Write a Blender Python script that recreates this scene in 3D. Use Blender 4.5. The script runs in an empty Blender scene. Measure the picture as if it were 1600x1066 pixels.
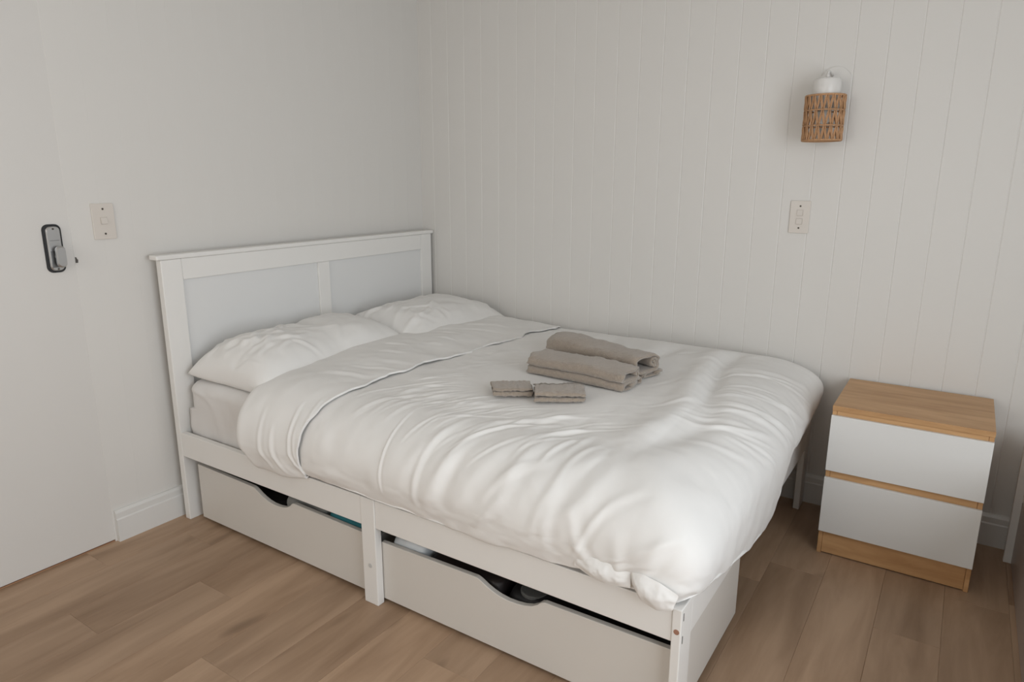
import bpy, bmesh, math, random
import numpy as np
from mathutils import Vector, Matrix

random.seed(4); rng = np.random.RandomState(4)
scene = bpy.context.scene
COL = scene.collection

# ------------------------------------------------------------------ camera
def set_camera():
    C = Vector((2.4892, -2.8861, 1.3174))
    a, b, r = math.radians(56.5971), math.radians(-13.4639), math.radians(0.144)
    F = Vector((-math.cos(a)*math.cos(b), math.sin(a)*math.cos(b), math.sin(b)))
    R = F.cross(Vector((0, 0, 1))).normalized(); U = R.cross(F)
    R, U = R*math.cos(r)+U*math.sin(r), -R*math.sin(r)+U*math.cos(r)
    m = Matrix(((R.x, U.x, -F.x, C.x), (R.y, U.y, -F.y, C.y), (R.z, U.z, -F.z, C.z), (0, 0, 0, 1)))
    cd = bpy.data.cameras.new('camera'); cam = bpy.data.objects.new('camera', cd)
    cd.sensor_width = 36; cd.lens = 24.047; cd.clip_start = 0.02
    cam.matrix_world = m
    COL.objects.link(cam); scene.camera = cam
set_camera()

# ------------------------------------------------------------------ world, window light, exposure
w = bpy.data.worlds.new('overcast_sky'); scene.world = w; w.use_nodes = True
w.node_tree.nodes['Background'].inputs[0].default_value = (0.88, 0.94, 1.0, 1)
w.node_tree.nodes['Background'].inputs[1].default_value = 1.0
def area(name, loc, rot, sx, sy, power, color):
    l = bpy.data.lights.new(name, 'AREA'); l.shape = 'RECTANGLE'; l.size = sx; l.size_y = sy
    l.energy = power; l.color = color
    o = bpy.data.objects.new(name, l); o.location = loc; o.rotation_euler = rot; COL.objects.link(o); return o
# daylight entering by the two windows of the room (behind the camera and to its right)
area('window_daylight', (3.78, -2.35, 1.25), (0, math.radians(90), 0), 1.6, 2.0, 60, (0.89, 0.945, 1.0))
area('window_daylight', (1.35, -4.22, 1.45), (math.radians(90), 0, 0), 1.7, 1.2, 27, (1.0, 0.94, 0.86))
scene.view_settings.view_transform = 'Standard'; scene.view_settings.look = 'None'
scene.view_settings.exposure = -0.25; scene.view_settings.gamma = 1.0
scene.view_settings.use_curve_mapping = False

# ------------------------------------------------------------------ materials
MATS = {}
def mat(name, col, rough=0.5, var=0.0, vscale=8.0, bump=0.0, bscale=60.0, metal=0.0, spec=0.5, sheen=0.0, bdist=0.002):
    if name in MATS: return MATS[name]
    m = bpy.data.materials.new(name); m.use_nodes = True; nt = m.node_tree; N = nt.nodes; L = nt.links
    b = N['Principled BSDF']
    b.inputs['Base Color'].default_value = (*col, 1); b.inputs['Roughness'].default_value = rough
    b.inputs['Metallic'].default_value = metal; b.inputs['Specular IOR Level'].default_value = spec
    if sheen: b.inputs['Sheen Weight'].default_value = sheen; b.inputs['Sheen Roughness'].default_value = 0.6
    tc = N.new('ShaderNodeTexCoord')
    if var:
        n = N.new('ShaderNodeTexNoise'); n.inputs['Scale'].default_value = vscale; n.inputs['Detail'].default_value = 4
        L.new(tc.outputs['Object'], n.inputs['Vector'])
        mx = N.new('ShaderNodeMix'); mx.data_type = 'RGBA'
        mx.inputs['A'].default_value = (*[c*(1-var) for c in col], 1); mx.inputs['B'].default_value = (*[min(1, c*(1+var)) for c in col], 1)
        L.new(n.outputs['Fac'], mx.inputs['Factor']); L.new(mx.outputs['Result'], b.inputs['Base Color'])
    if bump:
        n2 = N.new('ShaderNodeTexNoise'); n2.inputs['Scale'].default_value = bscale; n2.inputs['Detail'].default_value = 3
        L.new(tc.outputs['Object'], n2.inputs['Vector'])
        bp = N.new('ShaderNodeBump'); bp.inputs['Strength'].default_value = bump; bp.inputs['Distance'].default_value = bdist
        L.new(n2.outputs['Fac'], bp.inputs['Height']); L.new(bp.outputs['Normal'], b.inputs['Normal'])
    MATS[name] = m; return m

def wood(name, dark, light, scale=(1, 1, 1), rough=0.45, tone=0.12, grain=14.0, knots=True):
    if name in MATS: return MATS[name]
    m = bpy.data.materials.new(name); m.use_nodes = True; nt = m.node_tree; N = nt.nodes; L = nt.links
    b = N['Principled BSDF']; b.inputs['Roughness'].default_value = rough; b.inputs['Specular IOR Level'].default_value = 0.35
    tc = N.new('ShaderNodeTexCoord'); oi = N.new('ShaderNodeObjectInfo')
    off = N.new('ShaderNodeVectorMath'); off.operation = 'SCALE'; off.inputs[0].default_value = (37.0, 91.0, 53.0)
    L.new(oi.outputs['Random'], off.inputs['Scale'])
    add = N.new('ShaderNodeVectorMath'); L.new(tc.outputs['Object'], add.inputs[0]); L.new(off.outputs[0], add.inputs[1])
    mp = N.new('ShaderNodeMapping'); mp.inputs['Scale'].default_value = scale; L.new(add.outputs[0], mp.inputs['Vector'])
    n1 = N.new('ShaderNodeTexNoise'); n1.inputs['Scale'].default_value = grain; n1.inputs['Detail'].default_value = 7; n1.inputs['Roughness'].default_value = 0.6
    n1.inputs['Distortion'].default_value = 0.6
    L.new(mp.outputs[0], n1.inputs['Vector'])
    n2 = N.new('ShaderNodeTexNoise'); n2.inputs['Scale'].default_value = grain*0.22; n2.inputs['Detail'].default_value = 3; n2.inputs['Distortion'].default_value = 1.5
    L.new(mp.outputs[0], n2.inputs['Vector'])
    mxf = N.new('ShaderNodeMath'); mxf.operation = 'MULTIPLY_ADD'; mxf.inputs[1].default_value = 0.55
    L.new(n2.outputs['Fac'], mxf.inputs[0])
    h = N.new('ShaderNodeMath'); h.operation = 'MULTIPLY'; h.inputs[1].default_value = 0.45; L.new(n1.outputs['Fac'], h.inputs[0])
    L.new(h.outputs[0], mxf.inputs[2])
    cr = N.new('ShaderNodeValToRGB'); e = cr.color_ramp.elements
    e[0].position = 0.34; e[0].color = (*dark, 1); e[1].position = 0.62; e[1].color = (*light, 1)
    L.new(mxf.outputs[0], cr.inputs['Fac'])
    hs = N.new('ShaderNodeHueSaturation'); L.new(cr.outputs['Color'], hs.inputs['Color'])
    mr = N.new('ShaderNodeMapRange'); mr.inputs['To Min'].default_value = 1-tone; mr.inputs['To Max'].default_value = 1+tone
    L.new(oi.outputs['Random'], mr.inputs['Value']); L.new(mr.outputs[0], hs.inputs['Value'])
    last = hs.outputs['Color']
    if knots:
        v = N.new('ShaderNodeTexNoise'); v.inputs['Scale'].default_value = 5.0; v.inputs['Detail'].default_value = 1
        mp2 = N.new('ShaderNodeMapping'); mp2.inputs['Scale'].default_value = (1.6, 0.55, 1); L.new(add.outputs[0], mp2.inputs['Vector']); L.new(mp2.outputs[0], v.inputs['Vector'])
        kr = N.new('ShaderNodeMapRange'); kr.inputs['From Min'].default_value = 0.68; kr.inputs['From Max'].default_value = 0.80
        L.new(v.outputs['Fac'], kr.inputs['Value'])
        mx = N.new('ShaderNodeMix'); mx.data_type = 'RGBA'; mx.inputs['B'].default_value = (*[c*0.6 for c in dark], 1)
        L.new(kr.outputs[0], mx.inputs['Factor']); L.new(last, mx.inputs['A']); last = mx.outputs['Result']
    L.new(last, b.inputs['Base Color'])
    bp = N.new('ShaderNodeBump'); bp.inputs['Strength'].default_value = 0.12; bp.inputs['Distance'].default_value = 0.001
    L.new(n1.outputs['Fac'], bp.inputs['Height']); L.new(bp.outputs['Normal'], b.inputs['Normal'])
    MATS[name] = m; return m

WALL = mat('painted_board', (0.70, 0.68, 0.647), 0.45, 0.015, 3, 0.05, 40)
DOOR = mat('painted_door', (0.68, 0.66, 0.63), 0.45, 0.01, 3, 0.04, 30)
CEIL = mat('ceiling_paint', (0.72, 0.71, 0.69), 0.8, 0.01)
TRIM = mat('gloss_trim_paint', (0.70, 0.69, 0.665), 0.35, 0.01)
BEDW = mat('white_bed_lacquer', (0.80, 0.785, 0.755), 0.35, 0.01, 5)
PANELW = mat('white_headboard_panel', (0.735, 0.735, 0.725), 0.4, 0.01, 5)
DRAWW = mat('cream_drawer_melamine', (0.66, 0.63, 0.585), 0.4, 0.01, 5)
NSW = mat('white_foil_front', (0.74, 0.735, 0.715), 0.35, 0.01, 5)
COTTON = mat('white_cotton', (0.79, 0.775, 0.75), 0.85, 0.012, 6, 0.12, 350, spec=0.2, sheen=0.15, bdist=0.0008)
SHEET = mat('grey_white_sheet', (0.72, 0.70, 0.68), 0.85, 0.02, 6, 0.12, 350, spec=0.2, bdist=0.0008)
TOWEL = mat('taupe_terry', (0.325, 0.265, 0.21), 0.95, 0.22, 90, 1.0, 260, spec=0.1, sheen=0.5, bdist=0.003)
BLACK = mat('black_rubber', (0.012, 0.012, 0.013), 0.5)
STEEL = mat('satin_chrome', (0.55, 0.55, 0.55), 0.32, 0.03, 20, metal=1.0)
SCREW = mat('aged_brass_screw', (0.10, 0.085, 0.07), 0.5, metal=0.6)
IVORY = mat('ivory_plastic', (0.67, 0.62, 0.565), 0.35)
HOLE = mat('dark_recess', (0.03, 0.025, 0.02), 0.9)
ROPE = mat('natural_rope', (0.50, 0.285, 0.15), 0.85, 0.2, 70, 0.5, 300)
LAMPW = mat('white_lamp_enamel', (0.74, 0.72, 0.69), 0.35)
PINEHOLE = mat('bare_pine_plug', (0.35, 0.18, 0.12), 0.7, 0.1, 60)
FLOORW = wood('oak_vinyl_plank', (0.255, 0.160, 0.096), (0.440, 0.300, 0.198), (1.0, 0.13, 1), 0.42, 0.13, 16)
BAMBOO = wood('oiled_bamboo', (0.40, 0.21, 0.088), (0.62, 0.375, 0.185), (0.25, 1.6, 1.6), 0.4, 0.06, 16, knots=False)
TAUPE = mat('taupe_satin_front', (0.36, 0.30, 0.265), 0.3)

# ------------------------------------------------------------------ helpers
def link(o, parent=None):
    COL.objects.link(o)
    if parent is not None: o.parent = parent
    return o
def tag(o, label=None, cat=None, group=None, kind=None):
    if label: o['label'] = label
    if cat: o['category'] = cat
    if group: o['group'] = group
    if kind: o['kind'] = kind
    return o
def empty(name, loc, label=None, cat=None, group=None, rz=0.0):
    o = bpy.data.objects.new(name, None); o.location = loc; o.rotation_euler = (0, 0, rz); o.empty_display_size = 0.05
    link(o); return tag(o, label, cat, group)
def obj(name, bm, m, parent=None, loc=(0, 0, 0), smooth=False, rot=(0, 0, 0)):
    bmesh.ops.recalc_face_normals(bm, faces=bm.faces[:])
    me = bpy.data.meshes.new(name); bm.to_mesh(me); bm.free()
    me.materials.append(m)
    if smooth: me.polygons.foreach_set('use_smooth', [True]*len(me.polygons))
    o = bpy.data.objects.new(name, me); o.location = loc; o.rotation_euler = rot
    return link(o, parent)
def mobj(name, V, F, m, parent=None, loc=(0, 0, 0), smooth=True, flip=None):
    me = bpy.data.meshes.new(name); me.from_pydata([tuple(map(float, v)) for v in V], [], F); me.update()
    bm = bmesh.new(); bm.from_mesh(me); bmesh.ops.recalc_face_normals(bm, faces=bm.faces[:]); bm.to_mesh(me); bm.free()
    me.materials.append(m)
    if smooth: me.polygons.foreach_set('use_smooth', [True]*len(me.polygons))
    o = bpy.data.objects.new(name, me); o.location = loc
    return link(o, parent)
def abox(bm, x0, x1, y0, y1, z0, z1, bev=0.0, seg=1):
    t = bmesh.new(); bmesh.ops.create_cube(t, size=1)
    bmesh.ops.scale(t, vec=(x1-x0, y1-y0, z1-z0), verts=t.verts)
    bmesh.ops.translate(t, vec=((x0+x1)/2, (y0+y1)/2, (z0+z1)/2), verts=t.verts)
    if bev: bmesh.ops.bevel(t, geom=t.edges[:], offset=bev, segments=seg, affect='EDGES', profile=0.5)
    me = bpy.data.meshes.new('t'); t.to_mesh(me); t.free(); bm.from_mesh(me); bpy.data.meshes.remove(me)
    return bm
def box(name, x0, x1, y0, y1, z0, z1, m, parent=None, bev=0.002, seg=1, org=None):
    """box given in world coordinates, stored relative to its parent's base point"""
    ox, oy, oz = org if org else (0, 0, 0)
    bm = bmesh.new(); abox(bm, x0-ox, x1-ox, y0-oy, y1-oy, z0-oz, z1-oz, bev, seg)
    return obj(name, bm, m, parent)
def prism(bm, pts, axis, lo, hi):
    """extrude a closed 2-D outline along an axis"""
    def P(a, b, c):
        return {'x': (c, a, b), 'y': (a, c, b), 'z': (a, b, c)}[axis]
    A = [bm.verts.new(P(p[0], p[1], lo)) for p in pts]; B = [bm.verts.new(P(p[0], p[1], hi)) for p in pts]
    n = len(pts)
    for i in range(n):
        bm.faces.new((A[i], A[(i+1) % n], B[(i+1) % n], B[i]))
    bm.faces.new(A[::-1]); bm.faces.new(B)
    return bm
def cyl(bm, c, r0, r1, h, axis='z', seg=24, bev=0.0):
    t = bmesh.new(); bmesh.ops.create_cone(t, cap_ends=True, segments=seg, radius1=r0, radius2=r1, depth=h)
    if bev:
        es = [e for e in t.edges if abs(e.verts[0].co.z-e.verts[1].co.z) < 1e-6]
        bmesh.ops.bevel(t, geom=es, offset=bev, segments=2, affect='EDGES', profile=0.5)
    if axis == 'x': bmesh.ops.rotate(t, cent=(0, 0, 0), matrix=Matrix.Rotation(math.pi/2, 3, 'Y'), verts=t.verts)
    if axis == 'y': bmesh.ops.rotate(t, cent=(0, 0, 0), matrix=Matrix.Rotation(-math.pi/2, 3, 'X'), verts=t.verts)
    bmesh.ops.translate(t, vec=c, verts=t.verts)
    me = bpy.data.meshes.new('t'); t.to_mesh(me); t.free(); bm.from_mesh(me); bpy.data.meshes.remove(me)
    return bm
def tube(bm, pts, r, seg=6, closed=False):
    pts = [Vector(p) for p in pts]; n = len(pts); rings = []
    up = Vector((0.13, 0.27, 0.95))
    for i, p in enumerate(pts):
        a = pts[(i-1) % n] if (closed or i > 0) else p; b = pts[(i+1) % n] if (closed or i < n-1) else p
        t = (b-a).normalized(); s = t.cross(up)
        if s.length < 1e-4: s = t.cross(Vector((1, 0, 0)))
        s.normalize(); q = s.cross(t)
        rr = r[i] if isinstance(r, (list, tuple)) else r
        rings.append([bm.verts.new(p + (s*math.cos(2*math.pi*k/seg)+q*math.sin(2*math.pi*k/seg))*rr) for k in range(seg)])
    for i in range(n if closed else n-1):
        A, B = rings[i], rings[(i+1) % n]
        for k in range(seg): bm.faces.new((A[k], A[(k+1) % seg], B[(k+1) % seg], B[k]))
    if not closed: bm.faces.new(rings[0][::-1]); bm.faces.new(rings[-1])
    return bm
def rrect(w, h, r, n=6):
    out = []
    for cx, cy, a0 in ((w/2-r, h/2-r, 0), (-w/2+r, h/2-r, 90), (-w/2+r, -h/2+r, 180), (w/2-r, -h/2+r, 270)):
        for k in range(n+1):
            a = math.radians(a0+90*k/n); out.append((cx+r*math.cos(a), cy+r*math.sin(a)))
    return out
# numpy value noise
_perm = rng.rand(64, 64, 64)
def vnoise(x, y, z=0.0):
    x, y = np.asarray(x, float), np.asarray(y, float); z = np.zeros_like(x)+z
    xi, yi, zi = np.floor(x).astype(int), np.floor(y).astype(int), np.floor(z).astype(int)
    f = lambda t: t*t*t*(t*(t*6-15)+10)
    u, v, s = f(x-xi), f(y-yi), f(z-zi); r = 0
    for a in (0, 1):
        for b in (0, 1):
            for c in (0, 1):
                r = r + _perm[(xi+a) % 64, (yi+b) % 64, (zi+c) % 64]*(u if a else 1-u)*(v if b else 1-v)*(s if c else 1-s)
    return r*2-1
def fbm(x, y, z=0.0, o=3):
    r = 0; a = 1.0
    for k in range(o): r = r+a*vnoise(x*2**k+7.3*k, y*2**k+3.1*k, z*2**k); a *= 0.5
    return r
def sstep(a, b, x):
    t = np.clip((x-a)/(b-a), 0, 1); return t*t*(3-2*t)
def gridfaces(n, m):
    return [(i*m+j, i*m+j+1, (i+1)*m+j+1, (i+1)*m+j) for i in range(n-1) for j in range(m-1)]
def normals(P):
    du = np.gradient(P, axis=0); dv = np.gradient(P, axis=1)
    n = np.cross(du, dv); n /= np.linalg.norm(n, axis=2, keepdims=True)+1e-12
    return n
def stroke_field(A, B, strokes):
    """sum of soft creases: each stroke = (points, width, height)"""
    out = np.zeros_like(A)
    for pts, wd, amp in strokes:
        pts = np.asarray(pts, float)
        lo = pts.min(0)-4*wd; hi = pts.max(0)+4*wd
        msk = (A > lo[0]) & (A < hi[0]) & (B > lo[1]) & (B < hi[1])
        if not msk.any(): continue
        a, b = A[msk], B[msk]
        best = np.full(a.shape, 1e9); sgn = np.zeros_like(a); tt = np.zeros_like(a); n = len(pts)-1
        for i in range(n):
            p, q = pts[i], pts[i+1]; d = q-p; L2 = d@d
            t = np.clip(((a-p[0])*d[0]+(b-p[1])*d[1])/L2, 0, 1)
            ex, ey = a-p[0]-t*d[0], b-p[1]-t*d[1]; dd = np.hypot(ex, ey)
            c = dd < best
            best = np.where(c, dd, best); sgn = np.where(c, np.sign(d[0]*ey-d[1]*ex), sgn); tt = np.where(c, (i+t)/n, tt)
        s = best*sgn/wd; env = np.sin(np.pi*np.clip(tt, 0, 1))**0.7*np.exp(-0.0*tt)
        prof = np.exp(-s*s)-0.55*np.exp(-((s+1.6)/1.1)**2)
        out[msk] += amp*env*prof
    return out

# ================================================================== SETTING
RX, FY, CZ = 3.70, -4.15, 2.42     # right wall x, front wall y, ceiling z
PL = 0.1735                        # plank width
fl = bmesh.new(); abox(fl, -0.05, RX+0.05, FY-0.05, 0.05, -0.06, -0.006)
floor = tag(obj('floor', fl, mat('subfloor', (0.06, 0.04, 0.03), 0.9)), kind='structure')
joints = {-1: -1.88, 0: -1.60, 1: -2.085, 2: -1.42, 3: -1.758, 2.5: 0, 4: -1.976, 11: -0.575, 12: -1.32, 13: -0.778, 14: -0.475}
joints[2] = -1.758; joints[3] = -1.25
LEN = 1.22
for k in range(-1, 21):
    x0 = 0.15+PL*k; x1 = x0+PL; x0 = max(x0, -0.03); x1 = min(x1, RX+0.03)
    if x1-x0 < 0.02: continue
    j = joints.get(k, -0.31*((k*7) % 4)-0.1)
    ys = sorted({round(j+LEN*i, 4) for i in range(-5, 5) if FY-0.03 < j+LEN*i < 0.03} | {FY-0.03, 0.03})
    for ya_, yb_ in zip(ys[:-1], ys[1:]):
        if yb_-ya_ < 0.01: continue
        b = bmesh.new(); g = 0.00015; c = 0.0009
        X0, X1, Y0, Y1 = x0+g-(x0+x1)/2, x1-g-(x0+x1)/2, ya_+g-(ya_+yb_)/2, yb_-g-(ya_+yb_)/2
        lo = [b.verts.new(v) for v in ((X0, Y0, -0.006), (X1, Y0, -0.006), (X1, Y1, -0.006), (X0, Y1, -0.006))]
        md = [b.verts.new(v) for v in ((X0, Y0, -0.0007), (X1, Y0, -0.0007), (X1, Y1, -0.0007), (X0, Y1, -0.0007))]
        hi = [b.verts.new(v) for v in ((X0+c, Y0+c, 0), (X1-c, Y0+c, 0), (X1-c, Y1-c, 0), (X0+c, Y1-c, 0))]
        for i in range(4):
            n = (i+1) % 4; b.faces.new((lo[i], lo[n], md[n], md[i])); b.faces.new((md[i], md[n], hi[n], hi[i]))
        b.faces.new(hi); b.faces.new(lo[::-1])
        obj('plank', b, FLOORW, floor, ((x0+x1)/2, (ya_+yb_)/2, 0))

GP = 0.1041
def wall_boards(parent, n, ch, place):
    """tongue-and-groove boards, one mesh shared by all, chamfered on the long edges"""
    b = bmesh.new(); t = 0.018; wv = GP/2; cd_ = ch*0.55
    prism(b, [(-wv, -t), (wv, -t), (wv, -cd_), (wv-ch, 0), (-wv+ch, 0), (-wv, -cd_)], 'z', 0, CZ)
    first = None
    for i in range(n):
        if first is None: first = obj('board', b, WALL, parent); o = first
        else: o = link(first.copy(), parent)
        place(o, i)
wb = tag(box('wall_back', -0.12, RX+0.12, 0.019, 0.12, -0.05, CZ, WALL, bev=0), kind='structure')
def pb(o, i):
    o.location = (0.0884+GP*(i-0.5), 0, 0); o.rotation_euler = (0, 0, math.pi)
wall_boards(wb, 35, 0.0028, pb)
wl = bmesh.new()
abox(wl, -0.12, -0.019, -1.7725, 0.019, -0.05, CZ); abox(wl, -0.12, -0.019, -2.62, -1.7725, 2.10, CZ); abox(wl, -0.12, -0.019, FY, -2.62, -0.05, CZ)
wl = tag(obj('wall_left', wl, WALL), kind='structure')
def pl_(o, i):
    y = -GP*(i-0.5)-0.009; o.location = (0, y, 0); o.rotation_euler = (0, 0, -math.pi/2)
    if -2.62-GP/2 < y < -1.7725-GP*0.49: o.location.z = 2.10; o.scale.z = (CZ-2.10)/CZ
wall_boards(wl, 40, 0.0006, pl_)
# right wall with the window behind and to the right of the camera
wr = bmesh.new()
abox(wr, RX, RX+0.12, FY-0.12, 0.12, -0.05, 0.45); abox(wr, RX, RX+0.12, FY-0.12, 0.12, 2.10, CZ)
abox(wr, RX, RX+0.12, FY-0.12, -3.35, 0.45, 2.10); abox(wr, RX, RX+0.12, -1.35, 0.12, 0.45, 2.10)
wr = tag(obj('wall_right', wr, WALL), kind='structure')
wf = bmesh.new()
abox(wf, -0.12, 0.50, FY-0.12, FY, -0.05, CZ); abox(wf, 2.20, RX, FY-0.12, FY, -0.05, CZ)
abox(wf, 0.50, 2.20, FY-0.12, FY, -0.05, 0.85); abox(wf, 0.50, 2.20, FY-0.12, FY, 2.05, CZ)
wf = tag(obj('wall_front', wf, WALL), kind='structure')
ce = tag(box('ceiling', -0.12, RX+0.12, FY-0.12, 0.12, CZ, CZ+0.08, CEIL, bev=0), kind='structure')
def pane_mat():
    m = bpy.data.materials.new('window_glass'); m.use_nodes = True; N = m.node_tree.nodes; L = m.node_tree.links
    N.remove(N['Principled BSDF'])
    t = N.new('ShaderNodeBsdfTransparent'); g = N.new('ShaderNodeBsdfGlossy'); g.inputs['Roughness'].default_value = 0.02
    f = N.new('ShaderNodeMixShader'); f.inputs[0].default_value = 0.06
    L.new(t.outputs[0], f.inputs[1]); L.new(g.outputs[0], f.inputs[2]); L.new(f.outputs[0], N['Material Output'].inputs['Surface'])
    return m
GLASS = pane_mat()
def window(name, axis, lo, hi, z0, z1, plane, nm):
    b = bmesh.new(); f = 0.05
    def bx(a0, a1, c0, c1, d):
        if axis == 'y': abox(b, plane+0.03-d, plane+0.03+d, a0, a1, c0, c1, 0.003)
        else: abox(b, a0, a1, plane-0.03-d, plane-0.03+d, c0, c1, 0.003)
    bx(lo, lo+f, z0, z1, 0.03); bx(hi-f, hi, z0, z1, 0.03); bx(lo, hi, z0, z0+f, 0.03); bx(lo, hi, z1-f, z1, 0.03)
    for k in range(1, nm): c = lo+(hi-lo)*k/nm; bx(c-f/2, c+f/2, z0, z1, 0.025)
    wdw = tag(obj(name, b, TRIM), kind='structure')
    for k in range(nm):
        a0 = lo+(hi-lo)*k/nm+f/2; a1 = lo+(hi-lo)*(k+1)/nm-f/2; g = bmesh.new()
        if axis == 'y': abox(g, plane+0.028, plane+0.032, a0, a1, z0+f, z1-f)
        else: abox(g, a0, a1, plane-0.032, plane-0.028, z0+f, z1-f)
        obj('pane', g, GLASS, wdw)
window('window_1', 'y', -3.35, -1.35, 0.45, 2.10, RX, 2)
window('window_2', 'x', 0.50, 2.20, 0.85, 2.05, FY, 2)

# skirting: tall square foot with a stepped, chamfered upper part
BBP = [(0, 0), (0.0185, 0), (0.0185, 0.086), (0.0150, 0.0905), (0.0150, 0.111), (0.0085, 0.1205), (0, 0.1215)]
b = bmesh.new(); prism(b, BBP, 'y', -1.7725, 0.0); tag(obj('baseboard_left', b, TRIM), kind='structure')
b = bmesh.new(); prism(b, [(-p[0], p[1]) for p in BBP], 'x', 0.0185, RX); tag(obj('baseboard_back', b, TRIM), kind='structure')

# flush door in the left wall, with its lock
dr = tag(box('door_1', -0.042, -0.0012, -2.60, -1.7755, 0.007, 2.095, DOOR, bev=0.0012), kind='structure')
th = bmesh.new(); abox(th, -0.06, -0.004, -2.62, -1.7735, -0.004, 0.003, 0.001); tag(obj('trim_1', th, wood('door_threshold', (0.30, 0.15, 0.08), (0.42, 0.24, 0.14), (1, .1, 1))), kind='structure')
LY, LZ = -1.8370, 1.0870
lock = bmesh.new(); prism(lock, rrect(0.056, 0.157, 0.019), 'x', -0.0012, 0.0035)
lock = obj('door_lock', lock, BLACK, dr, (0, LY, LZ)); lock['label'] = 'silver push-button lock on a black gasket'
b = bmesh.new(); o2 = rrect(0.042, 0.142, 0.014)
A = [b.verts.new((0.0035, p[0], p[1])) for p in o2]; A2 = [b.verts.new((0.010, p[0], p[1])) for p in o2]; B2 = [b.verts.new((0.0145, p[0]*0.86, p[1]*0.955)) for p in o2]
n = len(o2)
for i in range(n):
    b.faces.new((A[i], A[(i+1) % n], A2[(i+1) % n], A2[i])); b.faces.new((A2[i], A2[(i+1) % n], B2[(i+1) % n], B2[i]))
b.faces.new(B2); b.faces.new(A[::-1]); plate = obj('lock_plate', b, STEEL, lock, smooth=False)
b = bmesh.new(); abox(b, 0.0143, 0.0165, -0.014, 0.014, 0.026, 0.0275); obj('slot', b, mat('dull_steel', (0.25, 0.25, 0.25), 0.5, metal=1), lock)
b = bmesh.new(); abox(b, 0.0143, 0.0150, -0.0165, 0.0165, -0.061, -0.007, 0.0002); obj('recess', b, mat('lock_recess', (0.20, 0.20, 0.20), 0.4, metal=1), lock)
for zz in (0.064, -0.066):
    b = bmesh.new(); cyl(b, (0.0148, 0.0, zz), 0.0035, 0.0030, 0.002, 'x', 12); obj('screw', b, SCREW, lock)
b = bmesh.new(); cyl(b, (0.024, 0.004, -0.025), 0.010, 0.009, 0.022, 'x', 20)
o3 = rrect(0.029, 0.070, 0.0142)
R = [[b.verts.new((xx, 0.004+p[0]*s, -0.025+p[1]*s)) for p in o3] for xx, s in ((0.028, 0.9), (0.031, 1.0), (0.038, 1.0), (0.0425, 0.86))]
for q in range(3):
    for i in range(len(o3)): b.faces.new((R[q][i], R[q][(i+1) % len(o3)], R[q+1][(i+1) % len(o3)], R[q+1][i]))
b.faces.new(R[0][::-1]); b.faces.new(R[-1]); k = obj('knob', b, STEEL, lock); k['label'] = 'oval satin turning knob'
b = bmesh.new(); prism(b, [(-0.0035, -0.010), (0.0045, -0.010), (0.0055, 0.000), (0.0025, 0.0035), (0.001, 0.0085), (-0.0035, 0.010)], 'x', -0.003, 0.0006)
obj('latch_notch', b, mat('worn_notch', (0.10, 0.09, 0.08), 0.9, 0.5, 300), dr, (0, -1.7735, 1.0435))

# light switches
def switch(loc, rz, label, rockers, w, h):
    r = empty('light_switch', loc, label, 'light switch', 'wall switches', rz)     # local: x across, z up, -y out of the wall
    b = bmesh.new(); prism(b, rrect(w, h, 0.003, 2), 'y', -0.0055, 0.0); p = obj('plate', b, IVORY, r)
    md = p.modifiers.new('b', 'BEVEL'); md.width = 0.0015; md.segments = 2
    for zz in rockers:
        b = bmesh.new(); abox(b, -0.0115, 0.0115, -0.0062, -0.005, zz-0.0115, zz+0.0115, 0.0002); f = obj('rocker_gap_shade', b, mat('ivory_shadow_gap', (0.48, 0.43, 0.38), 0.5), r)  # darker ivory square paints in the shade of the gap around the rocker
        b = bmesh.new(); prism(b, [(-0.0060, zz-0.0105), (-0.0105, zz-0.0102), (-0.0072, zz+0.0102), (-0.0060, zz+0.0105)], 'x', -0.0105, 0.0105); obj('rocker', b, IVORY, r)
    for zz in (0.042, -0.042):
        b = bmesh.new(); cyl(b, (0.0, -0.0058, zz), 0.0036, 0.0032, 0.0016, 'y', 12); obj('screw', b, SCREW, r)
    return r
switch((0.0, -1.6700, 1.1665), math.pi/2, 'ivory single light switch on the wall beside the door lock', (0.002,), 0.0745, 0.1215)
switch((1.9330, 0.0, 1.1690), 0.0, 'ivory double light switch on the panelled wall below the rope lamp', (0.0165, -0.0165), 0.0735, 0.1245)

# ================================================================== BED FRAME
yN, XF, xH0, xH1 = -1.5293, 2.06, 0.046, 0.0765
ZR0, ZR1 = 0.268, 0.364
bed = empty('bed_frame', (1.03, -0.78, 0), 'white wooden double bed frame with panelled headboard standing in the corner', 'bed')
BO = (1.03, -0.78, 0)
yF = -0.0245
hb = empty('headboard', (0, 0, 0)); hb.parent = bed
box('stile', xH0, xH1, yN, yN+0.080, 0, 1.0225, BEDW, hb, 0.0025, 2, BO)
box('stile', xH0, xH1, yF-0.080, yF, 0, 1.0225, BEDW, hb, 0.0025, 2, BO)
box('top_rail', xH0+0.001, xH1-0.001, yN+0.0805, yF-0.0805, 0.944, 1.0225, BEDW, hb, 0.0015, 1, BO)
box('bottom_rail', xH0+0.001, xH1-0.001, yN+0.0805, yF-0.0805, 0.30, 0.42, BEDW, hb, 0.0015, 1, BO)
box('mullion', xH0+0.001, xH1-0.001, -0.806, -0.742, 0.4205, 0.9435, BEDW, hb, 0.0015, 1, BO)
box('panel', xH0+0.004, xH1-0.010, yN+0.0805, -0.8065, 0.4205, 0.9435, PANELW, hb, 0, 1, BO)
box('panel', xH0+0.004, xH1-0.010, -0.7415, yF-0.0805, 0.4205, 0.9435, PANELW, hb, 0, 1, BO)
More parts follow.
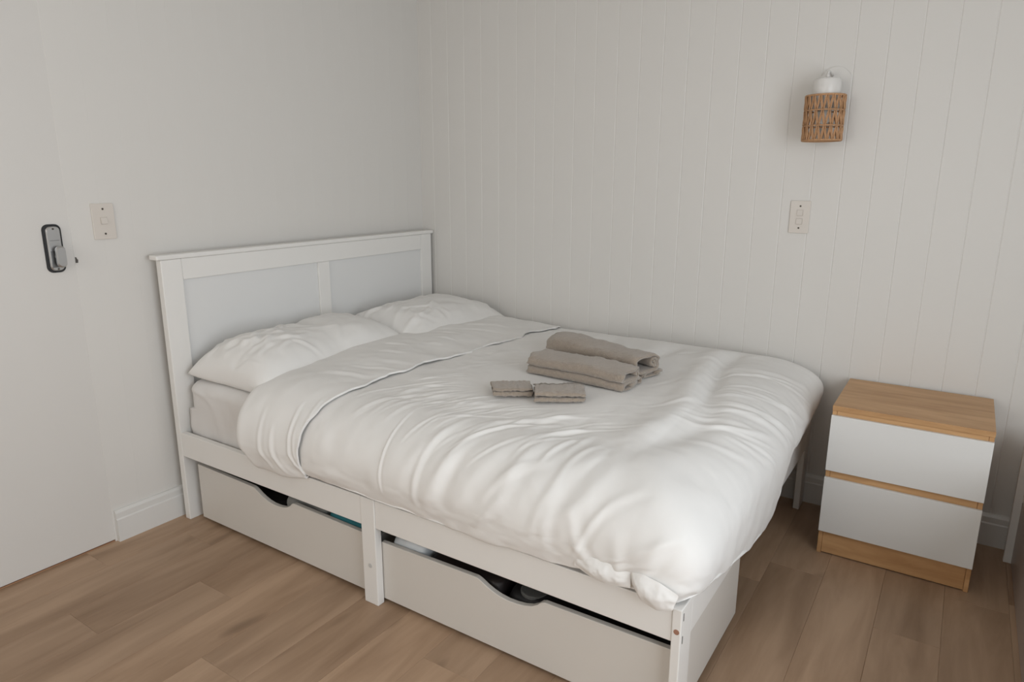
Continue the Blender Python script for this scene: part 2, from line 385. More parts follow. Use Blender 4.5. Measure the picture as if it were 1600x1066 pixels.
box('cap', xH0-0.014, xH1+0.005, yN-0.016, yF+0.016, 1.0230, 1.0405, BEDW, hb, 0.004, 2, BO)
# side rail next to the room, in two lengths with the middle post between them
xM1, xM2 = 1.0346, 1.0928
box('side_rail', xH1+0.0003, xM1-0.0003, yN+0.0015, yN+0.0235, ZR0, ZR1, BEDW, bed, 0.002, 2, BO)
box('side_rail', xM2+0.0003, XF-0.0232, yN+0.0035, yN+0.0255, ZR0, ZR1-0.002, BEDW, bed, 0.002, 2, BO)
mp = box('middle_post', xM1, xM2, yN, yN+0.0275, 0, ZR1, BEDW, bed, 0.0025, 2, BO)
b = bmesh.new(); cyl(b, (1.066-BO[0], yN-0.0003-BO[1], 0.135), 0.0075, 0.0075, 0.0012, 'y', 20); obj('plug', b, mat('grey_plug', (0.55, 0.55, 0.54), 0.5), mp)
fp = box('foot_post', XF-0.023, XF, yN, yN+0.076, 0, 0.3585, BEDW, bed, 0.0025, 2, BO)
b = bmesh.new(); cyl(b, (XF-0.0105-BO[0], yN-0.0002-BO[1], 0.300), 0.0068, 0.0068, 0.0014, 'y', 20); obj('plug', b, PINEHOLE, fp)
for zz in (0.335, 0.275):
    b = bmesh.new(); abox(b, XF-0.0004-BO[0], XF+0.0006-BO[0], yN+0.012-BO[1], yN+0.0155-BO[1], zz-0.010, zz+0.010, 0.0003); obj('screw_slot', b, HOLE, fp)
box('foot_post', XF-0.024, XF, -0.1060, -0.030, 0, 0.3585, BEDW, bed, 0.0025, 2, BO)
box('foot_rail', XF-0.0215, XF-0.0008, yN+0.0765, -0.1065, 0.256, 0.3575, BEDW, bed, 0.002, 2, BO)
box('side_rail', xH1+0.0003, XF-0.0245, -0.052, -0.031, ZR0, ZR1, BEDW, bed, 0.002, 2, BO)
box('centre_rail', xH1+0.0003, XF-0.0225, -0.80, -0.765, 0.276, 0.330, BEDW, bed, 0.002, 1, BO)
for i in range(13):
    x = 0.16+i*0.145; box('slat', x, x+0.07, yN+0.027, -0.055, 0.3305, 0.345, mat('pine_slat', (0.52, 0.40, 0.27), 0.6, 0.1, 12), bed, 0.002, 1, BO)

# ================================================================== DRAWERS UNDER THE BED
def underbed_drawer(x0, x1, label, cx, cw, zta, ztb):
    xm = (x0+x1)/2; yf = -1.4993
    r = empty('underbed_drawer', (xm, yf, 0), label, 'drawer', 'roll-out drawers under the bed')
    zb = 0.013; zt = min(zta, ztb); zl = lambda x: zta+(ztb-zta)*(x-(x0-xm))/(x1-x0)
    pts = [(x0-xm, zb), (x1-xm, zb), (x1-xm, ztb)]
    # scooped hand grip: steep left shoulder, round belly, short rise on the right
    prof = [(1.0, 0.0), (0.955, 0.10), (0.90, 0.42), (0.82, 0.72), (0.72, 0.90), (0.60, 0.99), (0.48, 1.0), (0.36, 0.90), (0.25, 0.70), (0.16, 0.46), (0.09, 0.22), (0.04, 0.07), (0.0, 0.0)]
    for u, d in prof: pts.append((cx+(u-0.5)*cw-xm, zl(cx+(u-0.5)*cw-xm)-0.036*d))
    pts.append((x0-xm, zta))
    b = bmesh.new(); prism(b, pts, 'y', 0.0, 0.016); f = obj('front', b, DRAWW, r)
    md = f.modifiers.new('b', 'BEVEL'); md.width = 0.0012; md.segments = 1; md.limit_method = 'ANGLE'
    O = (xm, yf, 0); D = 0.53; inner = mat('drawer_side_melamine', (0.62, 0.59, 0.55), 0.45)
    zs = zt-0.032
    box('side', x0+0.004, x0+0.018, yf+0.0165, yf+D, 0.022, zs, inner, r, 0.001, 1, O)
    box('side', x1-0.018, x1-0.004, yf+0.0165, yf+D, 0.022, zs, inner, r, 0.001, 1, O)
    box('back', x0+0.0185, x1-0.0185, yf+D-0.014, yf+D, 0.022, zs, inner, r, 0.001, 1, O)
    box('bottom', x0+0.0185, x1-0.0185, yf+0.0165, yf+D-0.0145, 0.026, 0.032, inner, r, 0, 1, O)
    for dx in (x0+0.045, x1-0.045):
        for dy in (yf+0.06, yf+D-0.045):
            b = bmesh.new(); cyl(b, (dx-xm, dy-yf, 0.0125), 0.0125, 0.0125, 0.014, 'x', 18, 0.002); obj('castor', b, mat('clear_castor', (0.55, 0.53, 0.5), 0.3), r)
    return r
underbed_drawer(0.1190, 1.0310, 'roll-out drawer under the bed nearest the headboard, holding teal cloth', 0.567, 0.222, 0.2350, 0.2170)
dd = underbed_drawer(1.0870, 2.0340, 'roll-out drawer under the foot half of the bed, holding black bags', 1.567, 0.226, 0.2100, 0.2250)
# the drawer body at the foot end shows past the post
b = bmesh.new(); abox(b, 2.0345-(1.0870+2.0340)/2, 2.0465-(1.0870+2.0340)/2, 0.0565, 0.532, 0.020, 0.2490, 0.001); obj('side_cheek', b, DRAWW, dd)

def bundle(name, x0, x1, y0, y1, z0, z1, m, label, cat, seed, amp=0.012, group=None):
    """soft stuffed bag / folded cloth: rounded box with creases"""
    n = 22; V = []; Fc = []
    hx, hy, hz = (x1-x0)/2, (y1-y0)/2, (z1-z0)/2
    bm_ = bmesh.new(); bmesh.ops.create_cube(bm_, size=2); bmesh.ops.subdivide_edges(bm_, edges=bm_.edges[:], cuts=14, use_grid_fill=True)
    P = np.array([v.co[:] for v in bm_.verts]); q = np.sign(P)*np.abs(P)
    rr = (np.abs(P)**12).sum(1)**(1/12); P = P/rr[:, None]
    d = fbm(P[:, 0]*2.2+seed, P[:, 1]*2.2, P[:, 2]*2.2+seed, 3)
    S = np.array([hx, hy, hz]); Q = P*S*(1+amp*4*d[:, None]*np.array([0.4, 0.4, 1.0]))
    Q = np.minimum(np.maximum(Q, -S), S)
    for v, c in zip(bm_.verts, Q): v.co = Vector(c)+Vector((0, 0, hz))
    o = obj(name, bm_, m, None, ((x0+x1)/2, (y0+y1)/2, z0), True)
    return tag(o, label, cat, group)
TEAL = mat('teal_fabric', (0.018, 0.15, 0.18), 0.8, 0.2, 30, 0.3, 300)
GREYF = mat('grey_fabric', (0.20, 0.20, 0.19), 0.85, 0.6, 22, 0.3, 200)
PALEF = mat('pale_grey_bag', (0.60, 0.63, 0.65), 0.5, 0.35, 14)
BLKF = mat('black_nylon', (0.008, 0.008, 0.009), 0.6, 0.2, 40, 0.3, 200)
bundle('folded_cloth', 0.815, 1.008, -1.4795, -1.05, 0.0325, 0.236, TEAL, 'teal folded cloth at the middle-post end of the open bed drawer', 'cloth', 3)
bundle('folded_cloth', 0.60, 0.808, -1.4795, -1.05, 0.0325, 0.226, GREYF, 'mottled grey folded cloth in the middle of the open bed drawer', 'cloth', 7)
bundle('storage_bag', 0.145, 0.592, -1.475, -1.0, 0.0325, 0.180, BLKF, 'black bag at the headboard end of the open bed drawer', 'bag', 11)
bundle('plastic_bag', 1.11, 1.245, -1.4795, -1.1, 0.0325, 0.236, PALEF, 'pale grey crinkled bag in the bed drawer beside the middle post', 'bag', 15)
bundle('storage_bag', 1.252, 1.52, -1.475, -1.05, 0.0325, 0.205, mat('black_brown_nylon', (0.014, 0.009, 0.008), 0.55, 0.3, 30, 0.3, 200), 'brownish black bag in the drawer under the foot half of the bed', 'bag', 19)
sb = bundle('backpack', 1.53, 2.008, -1.475, -1.05, 0.0325, 0.196, BLKF, 'black backpack with a grey panel in the foot drawer below the hand grip', 'bag', 23)
b = bmesh.new(); cyl(b, (-0.16, -0.165, 0.158), 0.042, 0.042, 0.012, 'z', 24, 0.003); obj('mesh_panel', b, mat('grey_mesh', (0.10, 0.10, 0.095), 0.8, 0.3, 200), sb)

# ================================================================== MATTRESS
def mattress():
    X0, X1, Y0, Y1, Z0, Z1 = 0.092, 2.005, -1.494, -0.064, 0.3465, 0.568
    bm_ = bmesh.new(); bmesh.ops.create_cube(bm_, size=2); bmesh.ops.subdivide_edges(bm_, edges=bm_.edges[:], cuts=110, use_grid_fill=True)
    P = np.array([v.co[:] for v in bm_.verts]); H = np.array([(X1-X0)/2, (Y1-Y0)/2, (Z1-Z0)/2]); r = 0.045
    Q = P*H; rb = np.where(P[:, 2:3] < 0, 0.008, r); core = np.clip(Q, -(H-rb), H-rb); d = Q-core; L = np.linalg.norm(d, axis=1, keepdims=True)
    # spread the shoulders so that the sides are rounded
    Nn = np.where(L > 1e-9, d/np.maximum(L, 1e-9), 0); Q = np.where(L > 1e-9, core+Nn*rb, Q)
    side = (P[:, 1] < -0.99)
    wx = Q[:, 0]+(X0+X1)/2
    wr_ = 0.006*fbm(wx*12+Q[:, 2]*5, Q[:, 2]*4+4, 2.0, 3)+0.005*np.maximum(0, np.sin((wx+Q[:, 2]*0.9)*38+4*vnoise(wx*5, Q[:, 2]*6)))**2
    Q[:, 1] += np.where(P[:, 1] < 0, -wr_*sstep(0.2, 1, -P[:, 1]), 0)*0.7+0.004
    for v, c in zip(bm_.verts, Q): v.co = Vector(c)+Vector((0, 0, H[2]))
    o = obj('mattress', bm_, SHEET, None, ((X0+X1)/2, (Y0+Y1)/2, Z0), True)
    tag(o, 'mattress in a creased pale grey-white fitted sheet on the bed frame', 'mattress')
mattress()

# ================================================================== DUVET
XB, YA, YB = 1.855, -1.335, -0.115          # edges of the flat top of the bed
RF, RN, RK = 0.245, 0.220, 0.082            # shoulder widths: foot, near side, wall side
Z0D = 0.622
FOOT_Y = np.array([-1.60, -1.48, -1.38, -1.23, -1.05, -0.87, -0.70, -0.63, -0.585, -0.54, -0.45, -0.385, -0.30, -0.19, -0.12, 0.0])
FOOT_Z = np.array([0.366, 0.362, 0.350, 0.318, 0.272, 0.246, 0.258, 0.285, 0.345, 0.392, 0.386, 0.402, 0.396, 0.415, 0.445, 0.47])
NEAR_X = np.array([0.4, 0.60, 0.85, 1.12, 1.40, 1.62, 1.72, 1.82, 1.90, 2.02, 2.15])
NEAR_Z = np.array([0.372, 0.372, 0.376, 0.368, 0.368, 0.374, 0.370, 0.382, 0.380, 0.370, 0.366])
SK = 0.37
def base(A, B, near_z=None):
    """cloth coordinates -> position of the draped cover (rounded over foot, near side and wall side)"""
    sx = np.clip((A-XB)/SK, 0, None); sn = np.clip((YA-B)/SK, 0, None); sf = np.clip((B-YB)/SK, 0, None)
    sy = np.maximum(sn, sf); far = sf > sn
    ry = np.where(far, RK, RN)
    cl = np.minimum
    mx = cl(np.maximum(sx, sy), 1.25)
    ang = np.arctan2(sy, sx+1e-9); c, s = np.cos(ang), np.sin(ang)
    m = (sx**6+sy**6)**(1/6)                               # 0 on top, 1 at the hem
    pn = (np.abs(c)**4.5+np.abs(s)**4.5)**(1/4.5); dx, dy = c/pn, s/pn
    x = np.minimum(A, XB); y = np.clip(B, YA, YB)
    hz_foot = np.interp(np.clip(B, -1.6, 0), FOOT_Y, FOOT_Z); hz_near = np.interp(A, NEAR_X, NEAR_Z) if near_z is None else near_z
    hz_side = np.where(far, 0.47, hz_near)
    wgt = sstep(0.15, 0.85, ang/(math.pi/2))
    hz = hz_foot*(1-wgt)+hz_side*wgt
    D = Z0D-hz; Rv = np.minimum(0.175, D*0.72)
    ph = np.clip(m/0.62, 0, 1)*math.pi/2
    tail = np.clip((m-0.62)/0.38, 0, 1); over = np.clip(m-1, 0, 0.25)/0.25
    h = np.sin(ph)-0.08*tail**2-0.12*over
    d = Rv*(1-np.cos(ph))+(D-Rv)*tail-0.022*np.sin(over*math.pi*0.7)
    X = x+RF*h*dx*(m > 0); Y = y+np.where(far, 1, -1)*ry*h*dy*(m > 0)
    crown = 0.012*sstep(0, 0.35, (B-YA))*sstep(0, 0.3, (YB-B))*sstep(0, 0.25, XB-A)
    Z = Z0D-d*(m > 0)+crown
    return np.stack([X, Y, Z], -1), m

def duvet_strokes():
    S = []; r = random.Random(11)
    def curve(p0, p1, bend):
        p0, p1 = np.array(p0), np.array(p1); mid = (p0+p1)/2; d = p1-p0; nrm = np.array([-d[1], d[0]])*bend
        return [tuple((1-t)**2*p0+2*t*(1-t)*(mid+nrm)+t*t*p1) for t in np.linspace(0, 1, 9)]
    # pull creases that rise over the near shoulder and swing towards the foot
    for i in range(34):
        x = 0.88+0.026*i+r.uniform(-0.02, 0.02)
        y = YA+r.uniform(-0.13, 0.03); L = r.uniform(0.22, 0.46); k = r.uniform(0.25, 0.75)
        L *= 1-0.45*sstep(1.3, 1.7, x); k = k*(1-0.5*sstep(1.3, 1.7, x))
        S.append((curve((x, y), (x+L*k, y+L*r.uniform(0.45, 0.85)), r.uniform(0.08, 0.20)), r.uniform(0.006, 0.013), r.uniform(0.0012, 0.0042)))
    # deeper hanging folds low on the near side towards the foot
    for i in range(15):
        x = 1.22+0.047*i+r.uniform(-0.03, 0.03); lo_ = r.uniform(0.20, 0.33)
        S.append((curve((x, YA-lo_), (x+r.uniform(0.03, 0.20), YA-lo_+r.uniform(0.12, 0.34)), r.uniform(-0.05, 0.25)), r.uniform(0.009, 0.024), r.uniform(0.002, 0.0062)))
    # folds on the foot slope
    for i in range(9):
        y = -1.10+0.085*i+r.uniform(-0.04, 0.04); a = XB+r.uniform(-0.12, 0.06)
        S.append((curve((a, y), (a+r.uniform(0.14, 0.28), y+r.uniform(0.10, 0.30)), r.uniform(-0.22, 0.05)), r.uniform(0.007, 0.015), r.uniform(0.0015, 0.005)))
    # a few creases that rise out of the near foot corner
    for x0, y0, x1, y1, am in ((1.93, -1.68, 1.88, -1.50, 0.004), (1.99, -1.68, 1.96, -1.46, 0.003), (1.84, -1.68, 1.76, -1.48, 0.005)):
        S.append((curve((x0, y0), (x1, y1), r.uniform(-0.1, 0.1)), 0.016, am))
    # ironed line that crosses the cover below the wash cloths
    S.append((curve((1.13, YA-0.02), (1.46, -0.93), 0.05), 0.0045, 0.0032))
    S.append((curve((1.15, YA-0.30), (1.13, YA-0.02), 0.0), 0.0045, 0.0030))
    # fine sharp creases over the near half and on the foot slope
    for i in range(46):
        x = r.uniform(0.92, 1.62); y = YA+r.uniform(-0.16, 0.20); L = r.uniform(0.10, 0.28); an = r.uniform(0.45, 1.15)
        S.append((curve((x, y), (x+L*math.cos(an), y+L*math.sin(an)), r.uniform(0.05, 0.22)), r.uniform(0.0045, 0.007), r.uniform(0.0010, 0.0024)))
    for i in range(14):
        x = XB+r.uniform(-0.05, 0.12); y = r.uniform(-1.15, -0.55); L = r.uniform(0.10, 0.26); an = r.uniform(0.6, 1.1)
        S.append((curve((x, y), (x+L*math.cos(an), y+L*math.sin(an)), r.uniform(-0.2, 0.05)), r.uniform(0.0050, 0.009), r.uniform(0.0012, 0.0030)))
    # stray flat wrinkles on top
    for i in range(26):
        x, y = r.uniform(0.95, 1.85), r.uniform(-1.2, -0.2); L = r.uniform(0.10, 0.26); an = r.uniform(0.3, 1.3)
        S.append((curve((x, y), (x+L*math.cos(an), y+L*math.sin(an)), r.uniform(-0.2, 0.2)), r.uniform(0.010, 0.02), r.uniform(0.0012, 0.003)))
    return S
def seams(A, B):
    """soft baffle steps running across the bed"""
    out = np.zeros_like(A)
    for x0, amp in ((1.845, 0.020), (1.60, 0.010), (1.30, 0.005)):
        c = x0-0.075*sstep(-0.95, -0.25, B)+0.02*vnoise(B*3, x0*5+0*B)
        u = A-c; env = sstep(YA-0.02, YA+0.25, B)*(1-sstep(-0.22, -0.08, B))
        out += amp*env*(0.9*np.exp(-((u+0.045)/0.055)**2)-0.9*np.exp(-((u-0.022)/0.030)**2))
    return out
dv = empty('duvet', (1.25, -0.78, 0.57), 'white cotton duvet spread over the bed with its head end turned back', 'duvet'); DO = np.array([1.25, -0.78, 0.57])
STR = duvet_strokes()
def cover():
    a = np.concatenate([np.linspace(0.60, XB-0.004, 380), np.linspace(XB, XB+SK*1.25, 140)])
    bb = np.concatenate([np.linspace(YA-SK*1.25, YA-0.004, 150), np.linspace(YA, YB, 300), np.linspace(YB+0.006, YB+SK*1.15, 36)])
    A, B = np.meshgrid(a, bb, indexing='ij')
    P, m = base(A, B); N = normals(P); N *= np.sign(N[60, 200, 2])
    for _ in range(16): N[1:-1, 1:-1] = (N[1:-1, 1:-1]*2+N[:-2, 1:-1]+N[2:, 1:-1]+N[1:-1, :-2]+N[1:-1, 2:])/6
    N /= np.linalg.norm(N, axis=2, keepdims=True)
    w = stroke_field(A, B, STR)+seams(A, B)
    w += 0.0065*fbm(A*2.7, B*2.7, 1.7, 3)+0.0016*fbm(A*16, B*16, 3.0, 2)
    w += 0.008*np.clip(m-0.45, 0, 0.6)*fbm(A*8, B*8, 5.5, 2)*1.5
    w *= 1-0.85*sstep(YB-0.02, YB+0.05, B)
    w *= 1-0.9*sstep(1.08, 1.18, A)*(1-sstep(1.62, 1.74, A))*sstep(-1.24, -1.14, B)*(1-sstep(-0.44, -0.34, B))
    P = P+N*(w*(1-0.9*sstep(1.02, 1.2, m)))[..., None]
    P[..., 1] = np.minimum(P[..., 1], -0.024)
    V = (P-DO).reshape(-1, 3); o = mobj('cover', V, gridfaces(*A.shape), COTTON, dv)
cover()
def band():
    """the turned-back end: a second, thicker layer with a rolled head edge and a free hem"""
    n = 110; bb = np.concatenate([np.linspace(YA-SK*1.18, YA-0.004, 130), np.linspace(YA, YB, 190), np.linspace(YB+0.008, YB+SK*1.0, 26)])
    t = np.linspace(0, 1, n)
    T, B = np.meshgrid(t, bb, indexing='ij')
    s = np.clip((YA-B)/SK, 0, 1.2)
    head = 0.505+0.055*s**1.5-0.02*sstep(-1.0, -0.1, B)+0.10*np.clip(s-0.75, 0, 1)
    edge = 0.842+0.075*sstep(-1.4, -0.1, B)-0.045*np.sin(np.clip(s, 0, 1)*math.pi*0.8)+0.012*vnoise(B*9, B*0+2.0)+0.004*vnoise(B*40, B*0+5)-0.01*s
    r = 0.038; roll = np.clip(T/0.30, 0, 1); ph = (1-roll)*math.pi
    A = np.where(T < 0.30, head-r*np.sin(ph)+0.0*T, head+(edge-head)*np.clip((T-0.30)/0.64, 0, 1))
    off = np.where(T < 0.30, r*(1+np.cos(ph))*0.50-0.016, 0.0220)
    endr = np.clip((T-0.94)/0.06, 0, 1); off = off-0.0145*sstep(0.55, 0.94, T)-0.007*endr**1.5
    P, m = base(A, B, 0.368); Ab = np.linspace(0.4, 0.95, n)[:, None]+0*B; Pn, _ = base(Ab, B, 0.368); N = normals(Pn); N *= np.sign(N[60, 200, 2])
    for _ in range(16): N[1:-1, 1:-1] = (N[1:-1, 1:-1]*2+N[:-2, 1:-1]+N[2:, 1:-1]+N[1:-1, :-2]+N[1:-1, 2:])/6
    N /= np.linalg.norm(N, axis=2, keepdims=True)
    R = random.Random(5); S = []
    for i in range(12):
        y0 = -1.30+0.1*i; x0 = R.uniform(0.55, 0.7); L = R.uniform(0.08, 0.22)
        S.append(([(x0, y0), (x0+L*0.5, y0+L*0.22), (x0+L, y0+L*0.35)], R.uniform(0.008, 0.014), R.uniform(0.0015, 0.004)))
    for i in range(6):
        x0 = 0.62+0.038*i+R.uniform(-0.015, 0.015); l_ = R.uniform(0.10, 0.30); S.append(([(x0+0.07, YA-0.36), (x0+0.02, YA-0.36+l_*0.5), (x0, YA-0.36+l_)], R.uniform(0.006, 0.014), R.uniform(0.002, 0.006)))
    w = stroke_field(A, B, S)*sstep(0.15, 0.35, T)*(1-sstep(0.9, 1, T))+0.006*fbm(A*6, B*6, 9.0, 3)*sstep(0.0, 0.3, T)+off
    w -= 0.010*fbm(A*3.1, B*3.1, 1.7, 3)*0
    over = sstep(1.0, 1.18, m)
    w = w*(1-0.8*over); w *= 1-0.6*sstep(YB-0.02, YB+0.05, B)
    w += 0.0085*np.maximum(0, fbm(A*3.1, B*3.1, 1.7, 2))*sstep(0.3, 0.5, T)
    P = P+N*w[..., None]; P[..., 1] = np.minimum(P[..., 1], -0.022)
    o = mobj('turned_back_band', (P-DO).reshape(-1, 3), gridfaces(*A.shape), COTTON, dv)
band()
def flap(pts0, pts1, bulge, seed):
    """loose puckered end of the cover's opening, hanging over the rail by the foot post"""
    n, m_ = 40, 18; V = []
    p0 = np.array(pts0); p1 = np.array(pts1); u = np.linspace(0, 1, n); v = np.linspace(0, 1, m_)
    def samp(p, u):
        k = np.linspace(0, 1, len(p)); return np.stack([np.interp(u, k, p[:, i]) for i in range(3)], -1)
    a, b_ = samp(p0, u), samp(p1, u)
    for _ in range(4): a[1:-1] = (a[:-2]+2*a[1:-1]+a[2:])/4; b_[1:-1] = (b_[:-2]+2*b_[1:-1]+b_[2:])/4
    G = a[:, None]*(1-v[None, :, None])+b_[:, None]*v[None, :, None]
    ww = bulge*np.sin(np.pi*v)[None, :]*np.sin(np.pi*u)[:, None]**0.6
    nz = 0.003*fbm(u[:, None]*7+seed+0*v[None], v[None]*3+0*u[:, None], seed, 2)
    F_ = G.copy(); F_[..., 1] -= ww+nz*np.sin(np.pi*v)[None]
    Bk = G.copy(); Bk[..., 1] += 0.012*np.sin(np.pi*v)[None, :]*np.sin(np.pi*u)[:, None]**0.5
    V = np.concatenate([F_.reshape(-1, 3), Bk.reshape(-1, 3)])-DO
    f = gridfaces(n, m_); k = n*m_; f += [tuple(i+k for i in q) for q in f]
    mobj('hem_flap', V, f, COTTON, dv)
flap([(1.940, -1.545, 0.425), (1.97, -1.550, 0.432), (2.01, -1.550, 0.425), (2.055, -1.545, 0.405)], [(1.945, -1.550, 0.398), (1.968, -1.556, 0.368), (2.01, -1.556, 0.356), (2.045, -1.552, 0.368)], 0.014, 3.0)
flap([(1.79, -1.542, 0.425), (1.84, -1.546, 0.430), (1.88, -1.546, 0.428), (1.935, -1.542, 0.425)], [(1.79, -1.545, 0.392), (1.84, -1.552, 0.380), (1.88, -1.553, 0.376), (1.94, -1.548, 0.384)], 0.012, 8.0)

# ================================================================== PILLOWS
def pillow(cx, cy, hx, hy, th, rz, label, seed, zbase, tilt, hang):
    n, m_ = 90, 120
    u, v = np.meshgrid(np.linspace(-1, 1, n), np.linspace(-1, 1, m_), indexing='ij')
    def shape(sign):
        ex = 1-0.07*(1-np.abs(v)**2.0)*np.abs(u)**3; ey = 1-0.06*(1-np.abs(u)**2.0)*np.abs(v)**3
        X = u*hx*ey*1.0; Y = v*hy*ex
        X = u*hx*(1-0.06*np.cos(v*math.pi/2)*np.abs(u)); Y = v*hy*(1-0.05*np.cos(u*math.pi/2)*np.abs(v))
        T = np.clip(1-np.abs(u)**3.0, 0, 1)**0.56*np.clip(1-np.abs(v)**6.0, 0, 1)**0.45
        Z = sign*T*th*(0.66 if sign > 0 else 0.34)
        return X, Y, Z, T
    R = random.Random(seed); S = []
    for i in range(16):
        sgn = R.choice((-1, 1)); y0 = R.uniform(-0.95, 0.95)*hy; x0 = sgn*hx*R.uniform(0.55, 0.95); L = R.uniform(0.08, 0.24)
        S.append(([(x0, y0), (x0-sgn*L*0.5, y0+L*R.uniform(-.4, .4)), (x0-sgn*L, y0+L*R.uniform(-.6, .6))], R.uniform(0.007, 0.014), R.uniform(0.002, 0.006)))
    for i in range(16):
        y0 = -hy*R.uniform(0.5, 0.97); x0 = R.uniform(-0.8, 0.8)*hx; L = R.uniform(0.08, 0.26)
        S.append(([(x0, y0), (x0+L*R.uniform(-.3, .3), y0+L*0.6), (x0+L*R.uniform(-.5, .5), y0+L)], R.uniform(0.008, 0.015), R.uniform(0.002, 0.006)))
    Xt, Yt, Zt, T = shape(1); Xb, Yb, Zb, _ = shape(-1)
    w = stroke_field(Xt, Yt, S)*sstep(0.05, 0.5, T)+0.010*fbm(Xt*6+seed, Yt*6, 2.0, 3)*sstep(0, 0.6, T)
    Zt = Zt+w
    def place(X, Y, Z):
        Z = Z+zbase+0.014+(th*0.34-0.014)*(1-np.clip(-Y/hy, 0, 1)**4)+tilt*(-X/hx)*0.5
        Z = np.maximum(Z, 0.0025+hang*0)
        return np.stack([X, Y, Z], -1)
    V = np.concatenate([place(Xt, Yt, Zt).reshape(-1, 3), place(Xb, Yb, Zb).reshape(-1, 3)])
    f = gridfaces(n, m_); k = n*m_; f2 = [tuple(i+k for i in reversed(q)) for q in f]
    o = mobj('pillow', V, f+f2, COTTON, None, (cx, cy, 0.570)); o.rotation_euler = (0, 0, rz)
    bm_ = bmesh.new(); bm_.from_mesh(o.data); bmesh.ops.remove_doubles(bm_, verts=bm_.verts[:], dist=0.0004); bmesh.ops.recalc_face_normals(bm_, faces=bm_.faces[:]); bm_.to_mesh(o.data); bm_.free()
    tag(o, label, 'pillow', 'pillows at the head of the bed')
pillow(0.308, -1.098, 0.214, 0.388, 0.165, 0.03, 'white pillow at the open side of the bed, its end at the bed edge', 21, 0.0, 0.020, 0)
pillow(0.345, -0.396, 0.240, 0.353, 0.158, -0.05, 'white pillow tucked against the panelled wall, its corner pointing out', 33, 0.0, 0.022, 0)

# ================================================================== TOWELS
def dzt(x, y):
    P, _ = base(np.array([[x]]), np.array([[y]])); return float(P[0, 0, 2])
def ribbon(name, path, th, length, loc, rz, label, seed, wob=0.006, sag=0.0, cat='towel', group='taupe towels laid on the bed', skew=0.0):
    """a folded cloth: its cross-section path (across, up) swept along the length, with thickness and soft ends"""
    path = np.array(path, float)
    k = np.linspace(0, 1, len(path)); nn = 84; kk = np.linspace(0, 1, nn)
    C = np.stack([np.interp(kk, k, path[:, 0]), np.interp(kk, k, path[:, 1])], -1)
    for _ in range(3): C[1:-1] = (C[:-2]+2*C[1:-1]+C[2:])/4
    T = np.gradient(C, axis=0); T /= np.linalg.norm(T, axis=1, keepdims=True)+1e-9; Nn = np.stack([-T[:, 1], T[:, 0]], -1)
    ns = 46; ls = np.linspace(-0.5, 0.5, ns)
    V = []
    for si, s in enumerate(ls):
        for sg in (1, -1):
            for i in range(nn):
                e = 0.5-abs(s); puff = 1-0.35*math.exp(-e*length/0.012)
                c = C[i]+Nn[i]*sg*th/2*puff
                V.append((s*length, c[0], c[1]))
    V = np.array(V); W = V.copy()
    edge = 0.010*vnoise(V[:, 1]*30+seed, V[:, 2]*60+seed, seed*1.3)
    W[:, 0] += edge*(np.abs(V[:, 0])/(length/2))**6+skew*V[:, 1]
    W[:, 2] += wob*fbm(V[:, 0]*9+seed, V[:, 1]*9, seed, 3)*np.clip(V[:, 2]/0.05, 0, 1)+0.0022*vnoise(V[:, 0]*150, V[:, 1]*150, V[:, 2]*150)
    W[:, 1] += wob*fbm(V[:, 0]*7+seed+5, V[:, 2]*9, seed+2, 2)*np.clip(V[:, 2]/0.03, 0, 1)+0.0012*vnoise(V[:, 0]*170+9, V[:, 1]*170, V[:, 2]*170)
    W[:, 2] = np.maximum(W[:, 2]-sag*(V[:, 0]/(length/2))**2, 0.0005)
    idx = lambda s, sg, i: (s*2+sg)*nn+i
    F = []
    for s in range(ns-1):
        for i in range(nn-1):
            for sg in (0, 1): F.append((idx(s, sg, i), idx(s, sg, i+1), idx(s+1, sg, i+1), idx(s+1, sg, i)))
        for i in (0, nn-1): F.append((idx(s, 0, i), idx(s, 1, i), idx(s+1, 1, i), idx(s+1, 0, i)))
    for s in (0, ns-1):
        for i in range(nn-1): F.append((idx(s, 0, i), idx(s, 0, i+1), idx(s, 1, i+1), idx(s, 1, i)))
    o = mobj(name, W, F, TOWEL, None, loc); o.rotation_euler = (0, 0, rz)
    return tag(o, label, cat, group)
def arc(cx, cy, r, a0, a1, n=7, sy=1.0):
    return [(cx+r*math.cos(math.radians(a0+(a1-a0)*k/n)), cy+sy*r*math.sin(math.radians(a0+(a1-a0)*k/n))) for k in range(n+1)]
# front towel: rolled in from both sides and stacked in two thick layers
t = 0.0100
front = arc(0.035, 0.050, 0.010, 200, 20, 6)+arc(0.030, 0.050, 0.017, 20, -100, 6)[1:]+[(0.0, 0.0385), (-0.055, 0.0385)]+arc(-0.062, 0.053, 0.0145, -90, -270, 8)+[(-0.03, 0.0690), (0.02, 0.0680)]+arc(0.045, 0.049, 0.0205, 90, -70, 7)+[(0.02, 0.0285), (-0.05, 0.0285)]+arc(-0.064, 0.0165, 0.0120, 90, 270, 8)+[(-0.02, 0.0045), (0.03, 0.0045)]+arc(0.054, 0.0165, 0.0120, -90, 90, 8)+[(0.03, 0.0225), (0.0, 0.0190), (-0.04, 0.0160), (-0.045, 0.0120), (0.04, 0.0130)]
front = [(p_[0]*0.95, p_[1]*0.86) for p_ in front]
ribbon('bath_towel', front, t, 0.385, (1.432, -0.832, dzt(1.42, -0.78)+0.0045), -0.06, 'taupe towel folded in two thick layers, nearest the wash cloths', 1.0, 0.006, 0.004)
